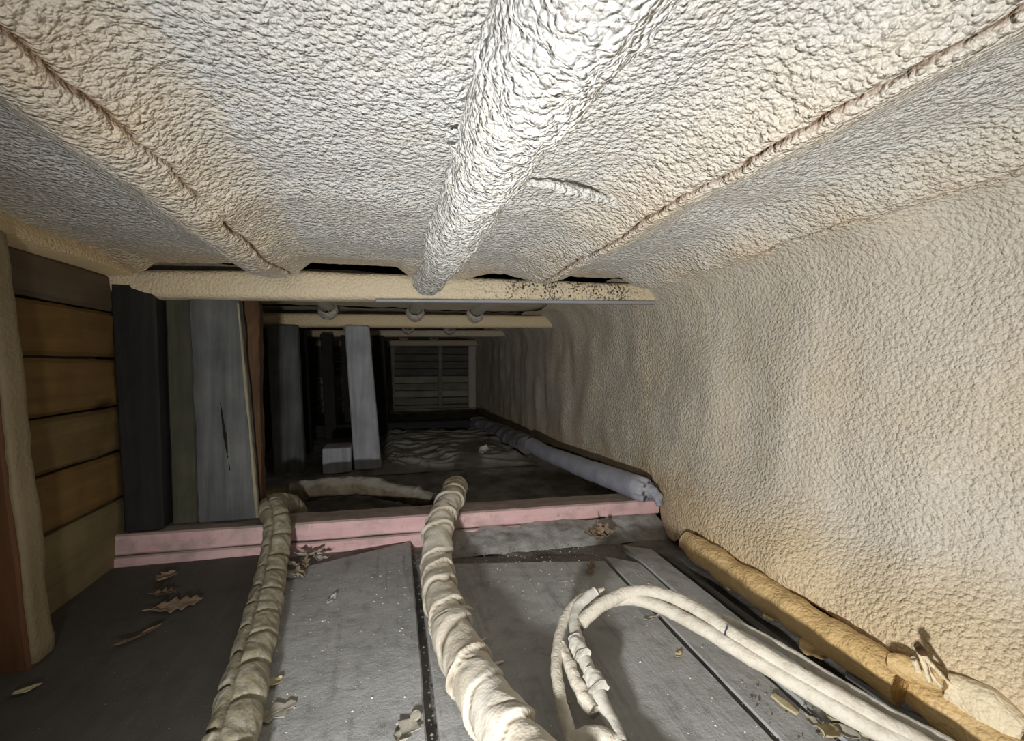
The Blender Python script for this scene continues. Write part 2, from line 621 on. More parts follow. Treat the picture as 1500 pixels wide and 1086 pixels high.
fplank([(-.80, -.5), (-.125, -.5), (-.325, 1.44), (-.80, 1.45)], -.004, BOARD_D, seed=1)  # dark colour stands for the hose's shade and the lamp's falloff
fplank([(-.117, -.5), (.040, -.5), (.052, 1.405), (-.300, 1.285)], .003, BOARD, seed=2)
fplank([(.064, -.5), (.50, -.5), (.588, 1.135), (.068, 1.255)], -.004, BOARD, seed=3)
fplank([(.514, -.5), (.600, -.5), (.682, 1.10), (.602, 1.17)], -.007, BOARD, seed=4)
fplank([(.612, -.5), (.70, -.5), (.765, 1.17), (.694, 1.22)], -.005, BOARD, seed=5)
fplank([(.715, -.5), (.745, -.5), (.80, 1.12), (.778, 1.16)], -.012, BOARD_D, seed=6)
# ================================================================== CEILING
ceil = tag(empty('ceiling'), kind='structure')
ZC = .865


def hdr_top(x):
    return .832 + .016 * sstep(-.75, -.2, x)


def px_x(px):            # where a photo column meets the first frame
    return at(px, 400, Y=1.42).x


SLOTS = [(px_x(200), px_x(368), .012), (px_x(430), px_x(604), .017), (px_x(672), px_x(950), .0085)]


def slot_gap(x):
    g = np.full_like(x, -.014)
    for a, b, h in SLOTS:
        e = (b - a) * .16
        m = sstep(a, a + e, x) * (1 - sstep(b - e, b, x))
        g = np.maximum(g, -.014 + m * (h + .014 + .002 * n1(x / .02, a)))
    return g


def ceil_z(X, Y):
    Zb = np.full_like(X, ZC)
    # spray passes: soft steps across the bays
    Zb = Zb - .010 * sstep(.70, .80, Y + .02 * n1(X / .1, 3) - .05 * (1 - sstep(.05, .15, X)))
    Zb = Zb - .006 * sstep(1.02, 1.1, Y + .02 * n1(X / .13, 5))
    edge = hdr_top(X) + slot_gap(X)
    t_ = sstep(1.22, 1.40, Y + .06 * X)
    return Zb * (1 - t_) + np.minimum(edge, ZC) * t_


xs = np.linspace(-.90, .95, 440)
ys = np.concatenate([np.linspace(-.5, .22, 40), np.linspace(.225, 1.0, 190), np.linspace(1.005, 1.0, 1)[:0], np.linspace(1.005, 1.44, 88)])
X, Y = np.meshgrid(xs, ys, indexing='ij')
ye = yf(X) - .012
Yc = np.minimum(Y, ye + (Y - 1.40) * .02)
Zb = ceil_z(X, Y)
P = np.stack([X, Yc, Zb], -1)
amp = 1.0 - .75 * sstep(1.25, 1.4, Y)
P[..., 2] -= flat_h(P) * amp
warm = .55 * sstep(1.15, 1.42, Y) + .6 * sstep(.70, .92, X) + .35 * sstep(-.5, -.8, X)  # edges tinted to carry the warmth of bounced light
grid('foam_panel', P, FOAM, ceil, flip=True, attrs={'warm': np.clip(warm, 0, .8), 'crack': 0 * X})


def ridge(xc, hw, depth, crack, y0, y1, strength, parent=ceil, zc=ZC, step=.0042, mat=None, skew=0.0, drop=True, fine=1.0, wcol=.55):
    """foam hump over a joist, split along a ragged crack"""
    ys = np.arange(y0, y1, step)
    tc = crack - xc
    base = np.concatenate([np.linspace(-hw, tc - .012, max(6, int((hw + tc) / step))), tc + np.array([-.0075, -.0042, -.0022, -.0011, 0, .0011, .0022, .0042, .0075]),
                           np.linspace(tc + .012, hw, max(6, int((hw - tc) / step)))])
    T, Y = np.meshgrid(base, ys, indexing='ij')
    jag = .011 * n1(Y / .09, xc) + .006 * n1(Y / .028, xc + 2) + .003 * n1(Y / .010, xc + 4)
    Wg = np.exp(-((T - tc) / .035) ** 2)
    X = xc + T + jag * Wg + skew * (Y - .8)
    u = np.clip(T / hw, -1, 1)
    prof = depth * np.exp(-(u / .48) ** 2) * (1 - .62 * sstep(1.18, 1.39, Y)) - .0022
    Z = ceil_z(X, Y) - prof
    P = np.stack([X, Y, Z], -1)
    s = strength(Y)
    grv = np.exp(-((T - tc) / .0024) ** 2) * s
    big = flat_h(P, 1.0, fine * (1 + .5 * np.exp(-((T - tc) / .03) ** 2))) * (1.0 - .75 * sstep(1.25, 1.4, Y))
    nrm = np.stack([2 * u / .48 ** 2 * np.exp(-(u / .48) ** 2) * depth / hw, 0 * u, -np.ones_like(u)], -1)
    nrm /= np.linalg.norm(nrm, axis=-1, keepdims=True)
    P = P + nrm * (big - .010 * grv + .003 * np.exp(-((np.abs(T - tc) - .012) / .008) ** 2) * s)[..., None]
    wv = wcol * np.exp(-((T - tc) / (.55 * hw)) ** 2) * (.65 + .5 * n1(Y / .12, xc + 7))
    cr = np.clip(1.3 * np.exp(-((T - tc) / .0026) ** 2) * s, 0, 1)
    return grid('foam_ridge', P, mat or FOAM, parent, flip=True, attrs={'warm': np.clip(wv, 0, .85), 'crack': cr})


ridge(-.325, .15, .062, -.283, -.4, 1.405, lambda Y: np.clip(.75 + .5 * n1(Y / .12, 1) - .6 * (np.abs(Y - .83) < .05), .25, 1) * .8, wcol=.75)
ridge(.440, .16, .052, .424, -.4, 1.372, lambda Y: np.clip(.95 + .3 * n1(Y / .2, 2), .4, 1) * (1 - .9 * sstep(1.24, 1.32, Y)), wcol=.5)
ridge(.775, .13, .056, .77, -.4, 1.28, lambda Y: np.clip(.5 + .9 * n1(Y / .12, 6), 0, .8) * (1 - sstep(.7, .9, Y)), wcol=.6)
# foam bead squeezed out along a spray seam
bp = [at(752, 268, Z=.853), at(800, 271, Z=.850), at(850, 283, Z=.848), at(890, 293, Z=.847), at(935, 305, Z=.846)]
tube('foam_bead', bp, lambda s: .004 + .005 * math.sin(math.pi * min(1, s * 1.1)) ** 2, FOAM, ceil, na=12, step=.003,
     disp=lambda S, A, P: .006 * (np.abs(perlin(P / .012)) - .15))
bl = [at(925, 306, Z=.84), at(945, 300, Z=.836), at(965, 292, Z=.834)]
tube('foam_bead', bl, lambda s: .012 - .004 * s, FOAM, ceil, na=16, step=.003, disp=lambda S, A, P: .006 * (np.abs(perlin(P / .014)) - .15))

# farther bays
for y0, y1, zc in ((1.50, 2.47, .862), (2.52, 3.62, .862), (3.66, 5.02, .862)):
    xs = np.linspace(-.85, .95, 90)
    ys = np.linspace(y0, y1, 50)
    X, Y = np.meshgrid(xs, ys, indexing='ij')
    P = np.stack([X, Y, np.full_like(X, zc)], -1)
    P[..., 2] -= foam_h(P, 1.2, .6)
    grid('foam_panel', P, FOAM_FAR, ceil, flip=True, attrs={'warm': .25 + 0 * X, 'crack': 0 * X})
    for xc in (-.32, .12, .45):
        tube('foam_ridge', [(xc, y0, zc - .004), (xc + .004, (y0 + y1) / 2, zc - .004), (xc, y1, zc - .008)], lambda s: .030, FOAM_FAR, ceil, na=16, step=.03,
             disp=lambda S, A, P: .004 * perlin(P / .03))
        tube('foam_plug', [(xc, y1 - .075, zc - .012), (xc, y1 - .045, zc - .026), (xc, y1 + .0, zc - .03)], lambda s: .034 + .014 * math.sin(s * 3.1), FOAM_FAR, ceil,
             na=20, step=.006, disp=lambda S, A, P: .010 * (np.abs(perlin(P / .022)) - .2))
# dark deck above the foam, seen through the slots
deck = tag(box('roof_deck', -1.0, 1.05, -.5, 5.2, .97, .99, DECK, seg=4), kind='structure')

# ------------------------------------------------------------------ foam coated pipe
pipe = tag(empty('foam_coated_pipe', (.12, .5, .80)), 'fat white foam-coated pipe running along the ceiling middle toward the header', 'pipe')


def pr(s):
    y = -.3 + 1.7 * s
    return .0455 + .010 * float(sstep(.75, .2, y)) + .003 * math.sin(y * 9) - .004 * float(sstep(1.0, 1.06, y)) + .003 * float(sstep(1.2, 1.3, y))


tube('pipe_body', [(.128, -.3, .825), (.126, .1, .825), (.122, .5, .822), (.116, .9, .818), (.118, 1.1, .814), (.112, 1.25, .816), (.108, 1.40, .820)],
     pr, FOAM, pipe, na=110, step=.004,
     disp=lambda S, A, P: .005 * perlin(P / .07) + .0075 * (np.abs(perlin(P / .024 + 1)) - .2) + .0036 * (np.abs(perlin(P / .011 + 4)) - .2))
tube('foam_blister', [at(664, 200, Z=.838), at(672, 225, Z=.832), at(668, 250, Z=.834)], lambda s: .010, FOAM, pipe, na=16, step=.004,
     disp=lambda S, A, P: .006 * (np.abs(perlin(P / .012)) - .2))
tube('foam_blister', [at(650, 385, Z=.80), at(658, 392, Z=.79), at(668, 385, Z=.80)], lambda s: .012, FOAM, pipe, na=16, step=.004,
     disp=lambda S, A, P: .006 * (np.abs(perlin(P / .012)) - .2))

# ================================================================== RIGHT WALL
wr = tag(empty('wall_right', (.93, 1.0, 0)), kind='structure')


def wall_part(y0, y1, dy, dv, mat, fine):
    ys = np.arange(y0, y1, dy)
    v = np.arange(0, 1.0001, dv)
    Y, V = np.meshgrid(ys, v, indexing='ij')
    zb = .066 + 0 * Y
    zb = np.interp(Y, [1.08, 1.20, 1.34, 1.385, 1.42, 1.9, 2.7, 4.9], [.066, -.005, -.005, .06, .130, .10, .045, -.02])
    zb = zb + .004 * n1(Y / .03, 4) + .006 * n1(Y / .11, 8)
    hgt = .70
    rc = .135
    l1 = hgt - zb
    arc = rc * np.pi / 2 + .06
    s = V * (l1 + arc)
    up = np.minimum(s, l1)
    ph = np.clip((s - l1) / rc, 0, np.pi / 2)
    ex = np.maximum(0, s - l1 - rc * np.pi / 2)
    X = .930 - rc + rc * np.cos(ph) - ex
    Z = zb + up + rc * np.sin(ph) + .018 * np.sin(ph)
    X = np.where(s <= l1, .930, X)
    near = 1 - sstep(1.22, 1.40, Y)
    X = X - near * (.100 - .045 * sstep(.85, 1.3, Y)) * (1 - sstep(.07, .34, Z)) ** 1.7
    P = np.stack([X, Y, Z], -1)
    bul = .020 * perlin(np.stack([Y / .26, Z / .42, 0 * Y + 2.2], -1)) + .012 * perlin(np.stack([Y / .15, Z / .17, 0 * Y + 7.7], -1))
    bul = bul + .006 * perlin(np.stack([Y / .10, Z / .5, 0 * Y + 1.3], -1))
    bul = bul * sstep(0, .10, Z - zb + .03)
    nx = np.where(s <= l1, -1.0, -np.cos(ph))
    nz = np.where(s <= l1, 0.0, -np.sin(ph))
    d = bul + foam_h(P, 1.0, fine)
    P[..., 0] += nx * d
    P[..., 2] += nz * d
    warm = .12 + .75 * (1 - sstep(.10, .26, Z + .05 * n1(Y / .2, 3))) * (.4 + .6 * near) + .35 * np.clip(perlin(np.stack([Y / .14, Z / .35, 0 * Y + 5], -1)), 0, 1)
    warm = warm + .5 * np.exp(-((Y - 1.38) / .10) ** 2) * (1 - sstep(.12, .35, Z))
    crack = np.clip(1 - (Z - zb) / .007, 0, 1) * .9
    return grid('foam_panel', P, mat, wr, flip=False, attrs={'warm': np.clip(warm, 0, .9), 'crack': crack})


wall_part(-.4, .26, .02, .01, FOAM_WALL, 1.0)
wall_part(.255, 1.45, .0046, .0047, FOAM_WALL, .85)
wall_part(1.445, 5.05, .016, .011, FOAM_FAR, .7)
backing = box('backing_board', .955, .985, -.5, 5.1, -.03, .9, wood_mat('brown_backing', (.085, .055, .028), (.13, .085, .045), 'y'), wr, axis='y', seg=20)

# ================================================================== LEFT WALL
wl = tag(empty('wall_left', (-.75, 1.2, 0)), kind='structure')
zs = [-.02, .178, .312, .444, .580, .708, .815]
for i in range(6):
    tilt = .006 * ((i % 2) - .5)
    z0, z1 = zs[i] + .003, zs[i + 1] - .003
    loft('plank', [[(-.80, .1, z0), (-.742 + tilt, .1, z0), (-.742 - tilt, .1, z1), (-.80, .1, z1)],
                   [(-.82, 1.53, z0), (-.752 + tilt, 1.53, z0), (-.752 - tilt, 1.53, z1), (-.82, 1.53, z1)]], LOGM[i], wl, bev=.010, wear=.002, seed=i * 3.1)
DKW = wood_mat('dark_far_plank', (.022, .019, .016), (.045, .040, .034), 'y')
for i in range(6):
    z0, z1 = -.02 + i * .147 + .003, -.02 + (i + 1) * .147 - .003
    box('plank', -.84, -.775, 1.55, 5.05, z0, z1, DKW, wl, axis='y', bev=.008, wear=.002, seed=i + 20., seg=30)
# foam-sprayed top plate along the left wall
ys = np.linspace(-.3, 1.46, 220)
A = np.linspace(0, np.pi / 2, 26)
Y, AA = np.meshgrid(ys, A, indexing='ij')
P = np.stack([-.80 + .082 * np.cos(AA) ** .6 + .02, Y,   .812 + .008 * n1(Y / .3, 3) + .06 * np.sin(AA) ** .7], -1)
dd = foam_h(P, .8, .4)
P[..., 0] += dd
low = np.stack([-.80 + 0 * ys, ys, P[:, 0, 2] - .006], -1)[:, None, :]
P = np.concatenate([low, P], 1)
plate = grid('foam_panel', P, FOAM_CREAM, wl, flip=False, attrs={'warm': np.full(P.shape[:2], .7), 'crack': np.zeros(P.shape[:2])})

# ================================================================== BACK WALL
wb = tag(empty('wall_back', (.4, 5.05, 0)), kind='structure')
FARW = [wood_mat('far_plank_%d' % i, a, b, 'x') for i, (a, b) in enumerate([((.24, .23, .185), (.36, .34, .27)), ((.13, .12, .105), (.22, .21, .185)), ((.34, .32, .25), (.48, .45, .35))])]
nb = 9
for i in range(nb):
    z0 = .0 + i * .735 / nb
    z1 = z0 + .735 / nb
    of = .012 * ((i * 7) % 3 - 1)
    box('plank', -.85, .86, 5.0 + of, 5.04 + of, z0 + .004, z1 - .004, FARW[[0, 0, 2, 0, 2, 1, 1, 1, 1][i]], wb, bev=.006, seed=i + 40., seg=20)
for px in (575, 645):
    x = at(px, 560, Y=4.97).x
    box('stud', x - .022, x + .022, 4.955, 4.985, -.01, .76, FARW[0], wb, axis='z', bev=.004, seed=px)
box('foam_edge', .835, .925, 4.93, 4.99, .02, .76, FOAM_FAR, wb, axis='z', bev=.012, wear=.004, smooth=True)
box('bottom_rail', -.2, .92, 4.90, 4.97, -.01, .045, FARW[2], wb, bev=.006)


# ================================================================== CROSS FRAMES
def header(y0, name, label, mat, zt, zb, x0=-.78, x1=.935, dpt=.085, lip=False, n=None, ta=70):
    root = tag(empty(name, (0, y0, zb(0.0))), label, 'beam')
    xs = np.linspace(x0, x1, n or 360)
    A = np.linspace(0, 2 * np.pi, ta, endpoint=False)
    Xg, AA = np.meshgrid(xs, A, indexing='ij')
    ca, sa = np.cos(AA), np.sin(AA)
    ex = .55
    zc = (zt(Xg) + zb(Xg)) / 2
    hz = (zt(Xg) - zb(Xg)) / 2
    Yg = y0 - .06 * Xg + dpt / 2 + dpt / 2 * np.sign(ca) * np.abs(ca) ** ex
    Zg = zc + hz * np.sign(sa) * np.abs(sa) ** ex
    P = np.stack([Xg, Yg, Zg], -1)
    d = foam_h(P, .55, .45)
    P[..., 1] += d * ca
    P[..., 2] += d * sa * .6
    nu, nv = P.shape[:2]
    V = P.reshape(-1, 3)
    Fl = quads(nu, nv, True).tolist()
    Fl.append(list(range(nv))[::-1])
    Fl.append([(nu - 1) * nv + i for i in range(nv)])
    warm = .35 + .25 * n1(Xg / .3, 2) + .25 * sstep(-.2, -.7, Xg)
    o = mesh('foam_coat', V, Fl, mat, root, attrs={'warm': np.clip(warm, 0, .8), 'crack': 0 * Xg})
    return root


ht = lambda x: hdr_top(np.asarray(x, float)) + 0.0
hb = lambda x: .752 + .019 * (np.asarray(x, float) + .6)
h1 = header(1.42, 'header_beam', 'thick cream foam-coated header beam crossing nearest the camera, black mould specks at its right', FOAM_HEAD, ht, hb)
loft('metal_lip', [[(-.05, 1.425, .7565), (-.05, 1.455, .7565), (-.05, 1.455, .765), (-.05, 1.425, .765)],
                   [(.45, 1.389, .7655), (.45, 1.42, .7655), (.45, 1.42, .776), (.45, 1.389, .776)],
                   [(.93, 1.36, .775), (.93, 1.39, .775), (.93, 1.39, .786), (.93, 1.36, .786)]], LIP, h1, bev=.002, wear=.0008)
c1 = lambda v: (lambda x: v + .012 * (np.asarray(x, float)))
header(2.47, 'header_beam', 'tan foam-coated header beam above the leaning post, second from the camera', FOAM_CREAM, c1(.832), c1(.757), n=120, ta=40, x1=1.0)
header(3.62, 'header_beam', 'dim foam-coated header beam third from the camera, behind the leaning post', FOAM_FAR, c1(.825), c1(.768), n=80, ta=32, x1=1.0)
header(4.86, 'header_beam', 'small dim foam-coated beam just over the far plank wall', FOAM_FAR, c1(.80), c1(.735), n=60, ta=24)

# pink sill of the first frame: two stacked timbers
sill = tag(empty('sill_beam', (.1, 1.46, 0)), 'pink painted floor sill beam with dusty grey top, crossed by two wrapped hoses', 'beam')


def srow(x0, x1, f0, f1, za, zb_, b0, b1, m, nm, **k):
    rs = []
    for x in np.linspace(x0, x1, 6):
        t = (x - x0) / (x1 - x0)
        fy = yf(x) + f0 + (f1 - f0) * t
        by = yf(x) + b0 + (b1 - b0) * t
        top = zb_(x)
        rs.append([(x, fy, za), (x, by, za), (x, by, top), (x, fy, top)])
    return loft(nm, rs, m, sill, **k)


ztop = lambda x: .083 - .008 * (x + .7) / 1.6
srow(-.76, .925, .0, .0, .024, ztop, .098, .098, PINK, 'upper_timber', bev=.005, wear=.0022, seg=60, nside=6)
srow(-.76, .60, -.004, -.004, -.03, lambda x: .0215 + .002 * math.sin(x * 9), .09, .09, PINK, 'lower_timber', bev=.004, wear=.0022, seg=50)
# crust of grey mortar at the sill's foot
xs = np.linspace(.16, .905, 125)
v = np.linspace(0, 1, 20)
X, Vv = np.meshgrid(xs, v, indexing='ij')
Yb = yf(X) + .006 - .115 * (1 - Vv)
P = np.stack([X, Yb, -.022 + (.046 + .014 * n1(X / .09, 6)) * Vv ** .7 + .004 * 0], -1)
P[..., 2] += .008 * perlin(P / .03) * np.sin(np.pi * np.clip(Vv, .02, .98)) + .006 * perlin(P / .09)
mcrust = tag(grid('mortar_crust', P, MORTAR), 'rough grey mortar crust along the foot of the pink sill', 'mortar', kind='stuff')

# posts of the first frame


def post(name, label, b, tp, mat, cat='post', **k):
    o = loft('body', [b, tp], mat, None, **k)
    o.name = name
    return tag(o, label, cat)


def q(x0, x1, y0, y1, z):
    return [(x0, y0, z), (x1, y0, z), (x1, y1, z), (x0, y1, z)]


p1 = tag(empty('timber_post', (-.48, 1.53, .09)), 'weathered grey square post with chipped pale right edge, standing on the pink sill', 'post')
loft('body', [q(-.562, -.402, 1.492, 1.530, .087), q(-.572, -.446, 1.480, 1.520, .775)], POST, p1, bev=.004, wear=.003, nside=8, seed=2)
loft('chipped_edge', [q(-.4065, -.3985, 1.489, 1.505, .09), q(-.4485, -.4425, 1.478, 1.492, .745)], wood_mat('chipped_edge', (.26, .235, .16), (.40, .36, .26), 'z'), p1, bev=.0015, wear=.0028, seed=8, seg=50)
# dark split in the post face
sp_ = [at(323, 590, Y=1.486), at(327, 620, Y=1.488), at(332, 655, Y=1.490), at(337, 690, Y=1.491)]
tube('split', sp_, lambda s: .0035 * math.sin(math.pi * min(max(s, .05), .95)) + .0006, DECK, p1, na=8, step=.006, disp=lambda S, A, P: .0015 * perlin(P / .012))
tube('split', [at(302, 480, Y=1.482), at(306, 515, Y=1.484), at(307, 560, Y=1.485)], lambda s: .0014, OLIVE, p1, na=6, step=.008)
post('mossy_board', 'narrow olive-grey board set between the black post and the weathered post', q(-.632, -.567, 1.505, 1.58, .085), q(-.640, -.577, 1.50, 1.58, .775), OLIVE, 'board', seed=5)
post('timber_post', 'black stained post in the left corner beside the plank wall', q(-.735, -.640, 1.470, 1.56, .083), q(-.755, -.648, 1.462, 1.56, .79), POST_D, seed=6, bev=.006)
post('brown_board', 'split red-brown board just behind the weathered post', q(-.47, -.412, 1.565, 1.615, -.01), q(-.49, -.412, 1.565, 1.615, .79), BROWNP, 'board', seed=7, wear=.004)

# near stud on the left
st = tag(empty('wall_stud', (-.70, 1.03, 0)), 'tan foam-dusted wall stud with red-brown front at the left edge', 'stud')
loft('body', [q(-.80, -.655, 1.01, 1.065, -.01), q(-.80, -.665, .938, .99, .80)], REDB, st, bev=.004, seed=3)
loft('foam_face', [q(-.664, -.648, 1.015, 1.067, .0), q(-.674, -.658, .945, .992, .80)], FOAM_STUD, st, bev=.004, wear=.003, smooth=True, seed=9)

# second frame and beyond
post('timber_post', 'broad grey plank post standing on the left behind the weathered post', q(-.585, -.440, 2.45, 2.50, -.005), q(-.615, -.470, 2.45, 2.50, .755), POST, seed=11)
lean = post('leaning_post', 'pale grey leaning post holding up the second header beam', q(-.197, -.060, 2.42, 2.51, -.003), q(-.243, -.120, 2.45, 2.53, .762), POST_L, seed=12, bev=.006)
post('wood_block', 'short square wood block lying against the foot of the leaning post', [(-.345, 2.37, 0), (-.345, 2.52, 0), (-.345, 2.52, .13), (-.345, 2.37, .13)],
     [(-.209, 2.38, 0), (-.209, 2.53, 0), (-.209, 2.53, .128), (-.209, 2.38, .128)], POST_L, 'block', seed=13)
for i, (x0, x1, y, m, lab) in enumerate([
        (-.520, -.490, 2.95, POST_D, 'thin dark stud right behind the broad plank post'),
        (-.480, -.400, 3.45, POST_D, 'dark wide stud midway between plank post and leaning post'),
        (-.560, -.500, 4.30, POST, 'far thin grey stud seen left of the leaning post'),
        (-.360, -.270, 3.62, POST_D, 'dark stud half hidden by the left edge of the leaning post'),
        (-.115, -.030, 3.60, POST_D, 'black upright put in for the shadow right of the leaning post'),  # added dark upright, stands in for the leaning post's shadow
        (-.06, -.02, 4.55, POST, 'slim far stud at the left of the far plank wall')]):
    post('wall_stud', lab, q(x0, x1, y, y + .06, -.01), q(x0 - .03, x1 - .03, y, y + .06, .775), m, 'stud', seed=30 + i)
tag(box('sill_beam', -.75, .62, 3.50, 3.66, .0, .095, wood_mat('dark_timber', (.018, .018, .022), (.034, .034, .042), 'x'), bev=.006, wear=.004, seed=17), 'black sill beam on the ground before the far plank wall', 'beam')  # near-black timber colour, faintly blue

# rumpled sheet on the ground
xs = np.linspace(-.10, .78, 150)
ys = np.linspace(2.30, 3.49, 170)
X, Y = np.meshgrid(xs, ys, indexing='ij')
P = np.stack([X, Y, 0 * X + .008], -1)
wr_ = 1 - np.abs(perlin(np.stack([X / .30 + .4 * perlin(P / .2), Y / .085 + 1.2 * perlin(P / .25), 0 * X], -1)))
P[..., 2] += .032 * wr_ ** 4 + .015 * perlin(P / .12) + .012
fall = sstep(0, .10, X + .10) * sstep(0, .10, .78 - X) * sstep(0, .15, Y - 2.30)
P[..., 2] = P[..., 2] * fall - .004 * (1 - fall)
tag(grid('ground_sheet', P, SHEET), 'rumpled dusty grey sheet on the ground behind the leaning post', 'sheet')

# ================================================================== HOSES
def wrapped(pitch, amp, slant, sgn=1, seed=0.0, wrinkle=.003):
    def f(S, A, P):
        wob = .45 * n1(S / .11, seed) + .16 * perlin(P / .045 + seed)
        ph = S / pitch + sgn * slant * A / (2 * np.pi) + wob
        k = np.floor(ph)
        fr = ph - k
        saw = np.where(fr < .90, fr / .90, (1 - fr) / .10)
        vis = np.clip(.85 + .7 * perlin(P / .05 + seed + 3), .2, 1.3)
        c1_ = np.exp(-(np.minimum(fr, 1 - fr) / .030) ** 2) * np.clip(vis + .25, 0, 1)
        ph2 = S / (pitch * 1.9) - sgn * slant * .8 * A / (2 * np.pi) + .5 * n1(S / .13, seed + 9)
        f2 = np.abs(ph2 - np.floor(ph2) - .5)
        c2_ = np.exp(-(f2 / .02) ** 2) * sstep(.1, .35, perlin(P / .05 + seed + 11))
        d = amp * (saw ** 1.6 - .4) * vis + wrinkle * perlin(P / .028 + seed) + .003 * perlin(P / .07 + seed) - .003 * c2_
        return d, np.clip(c1_ * .95 + c2_ * .85, 0, 1)
    return f


hc = tag(empty('wrapped_hose', tuple(at(655, 900, Z=0))), 'thick cream tape-wrapped hose snaking down the middle of the floor from the pink sill', 'hose')
RC = .041
cp = [(.225, 1.66, .035), (.222, 1.60, .105), tuple(at(661, 731, Z=.128)), tuple(at(650, 752, Z=.118)), tuple(at(641, 790, Z=.088)), tuple(at(641, 835, Z=.055)), tuple(at(648, 880, Z=.046)),
      tuple(at(664, 928, Z=.044)), tuple(at(684, 970, Z=.044)), tuple(at(708, 1018, Z=.046)), tuple(at(735, 1064, Z=.048)), tuple(at(775, 1125, Z=.05)), tuple(at(815, 1190, Z=.05)), (.205, .30, .047), (.205, .05, .045), (.20, -.35, .045)]
tube('tape_wrap', cp, lambda s: RC * (.94 + .06 * s), WRAP, hc, na=72, step=.0035, disp=wrapped(.078, .0095, 1.0, 1, 2.0))
# loose tape ends standing proud of the wrap
for i, (px, py, z, a) in enumerate([(682, 891, .060, .5)]):
    c0 = at(px - 6, py, Z=z)
    tube('tape_end', [c0, c0 + Vector((.012, -.004, .002)), c0 + Vector((.024, -.006, -.003))], lambda s: .010 * (1 - .8 * s), WRAP, hc, na=8, step=.003, flat=.4)

hl_ = tag(empty('wrapped_hose', tuple(at(370, 960, Z=0))), 'dusty olive-tan wrapped hose with herringbone seam along the left of the floor', 'hose')
lp = [(-.33, 1.69, .03), (-.345, 1.630, .080), tuple(at(399, 741, Z=.118)), tuple(at(404, 762, Z=.108)), tuple(at(405, 795, Z=.075)), tuple(at(398, 838, Z=.046)), tuple(at(388, 885, Z=.038)), tuple(at(376, 935, Z=.036)),
      tuple(at(362, 990, Z=.036)), tuple(at(348, 1045, Z=.036)), tuple(at(334, 1100, Z=.036)), tuple(at(318, 1170, Z=.036)), (-.26, .42, .036), (-.33, .15, .036), (-.42, -.35, .036)]


def herring(S, A, P):
    th = (A - 1.25 + np.pi) % (2 * np.pi) - np.pi
    seam = -.007 * np.exp(-(th / .10) ** 2)
    ph = S / .085 + .55 * np.abs(th) / np.pi * np.where(th > 0, 1, 1.2) + .15 * n1(S / .06, 3) + np.where(th > 0, .45, 0)
    fr = ph - np.floor(ph)
    g = -.007 * np.exp(-((fr - .5) / .055) ** 2) * sstep(.05, .2, np.abs(th))
    return seam + g + .004 * perlin(P / .05) + .002 * perlin(P / .018), np.clip((seam + g) / -.009, 0, 1) * (.6 + .5 * perlin(P / .04))


tube('tape_wrap', lp, lambda s: .0355 - .001 * s, WRAP_D, hl_, na=64, step=.004, disp=herring)

# pipe lying behind the sill
wp = tag(empty('wrapped_pipe', (-.1, 1.95, .0)), 'grey wrapped pipe, lit top and shaded sides in its colour, behind the pink sill between the two hoses', 'pipe')
tube('tape_wrap', [at(428, 724, Z=.045), at(470, 716, Z=.06), at(520, 712, Z=.068), at(570, 719, Z=.060), at(618, 730, Z=.050), at(640, 738, Z=.045)],
     lambda s: .040 - .008 * s, WRAP_K, wp, na=40, step=.007, disp=wrapped(.16, .007, .8, -1, 5.0, .005))
tube('end_pipe', [at(384, 732, Z=.04), at(405, 727, Z=.042), at(434, 723, Z=.044)], lambda s: .032, TANP, wp, na=24, step=.01)

# blue grey hose on the right
hr = tag(empty('plastic_hose', (.85, 1.9, 0)), 'smooth blue-grey plastic hose with torn end resting on the right end of the sill', 'hose')
rp = [at(779, 652, Y=2.36), at(800, 664, Y=2.16), at(850, 684, Y=1.80), at(900, 702, Y=1.535), at(936, 715, Y=1.385), at(950, 720, Y=1.345)]


def hose_disp(S, A, P):
    L = S.max()
    e = np.exp(-((L - S) / .035) ** 2)
    return .003 * perlin(P / .09) + e * (.006 * np.cos(A * 7 + 1) * 1.0 + .006 * perlin(P / .02))


tube('hose_body', rp, lambda s: .040 + .004 * s - .012 * float(sstep(.95, 1.0, s)), HOSE, hr, na=48, step=.006, disp=hose_disp)
tube('torn_end', [at(944, 715, Y=1.35), at(956, 722, Y=1.325), at(964, 732, Y=1.31), at(966, 741, Y=1.305)], lambda s: .018 * (1 - .55 * s) + .004, HOSE, hr, na=20, step=.004,
     disp=lambda S, A, P: .008 * perlin(P / .014))
dt = [at(700, 622, Y=3.55), at(725, 632, Y=3.2), at(752, 642, Y=2.85), at(772, 652, Y=2.55)]
duct = tube('flattened_duct', dt, lambda s: .085 - .012 * s, DUCT, None, na=32, step=.012, flat=.75, disp=lambda S, A, P: .022 * perlin(P / .10) + .008 * perlin(P / .035))
tag(duct, 'dark crumpled duct section behind the blue-grey hose at the right wall', 'duct')

# ================================================================== CABLE LOOP
lpz = tag(empty('cable_loop', tuple(at(900, 950, Z=0))), 'looped bundle of cream overspray-coated cables curling on the floor before the right wall', 'cable')
cab = lambda pts: [Vector(q) if q[0] < 5 and abs(q[1]) < 5 else at(q[0], q[1], Z=q[2]) for q in pts]
cdisp = lambda S, A, P: .0014 * perlin(P / .02) + .0008 * perlin(P / .007)
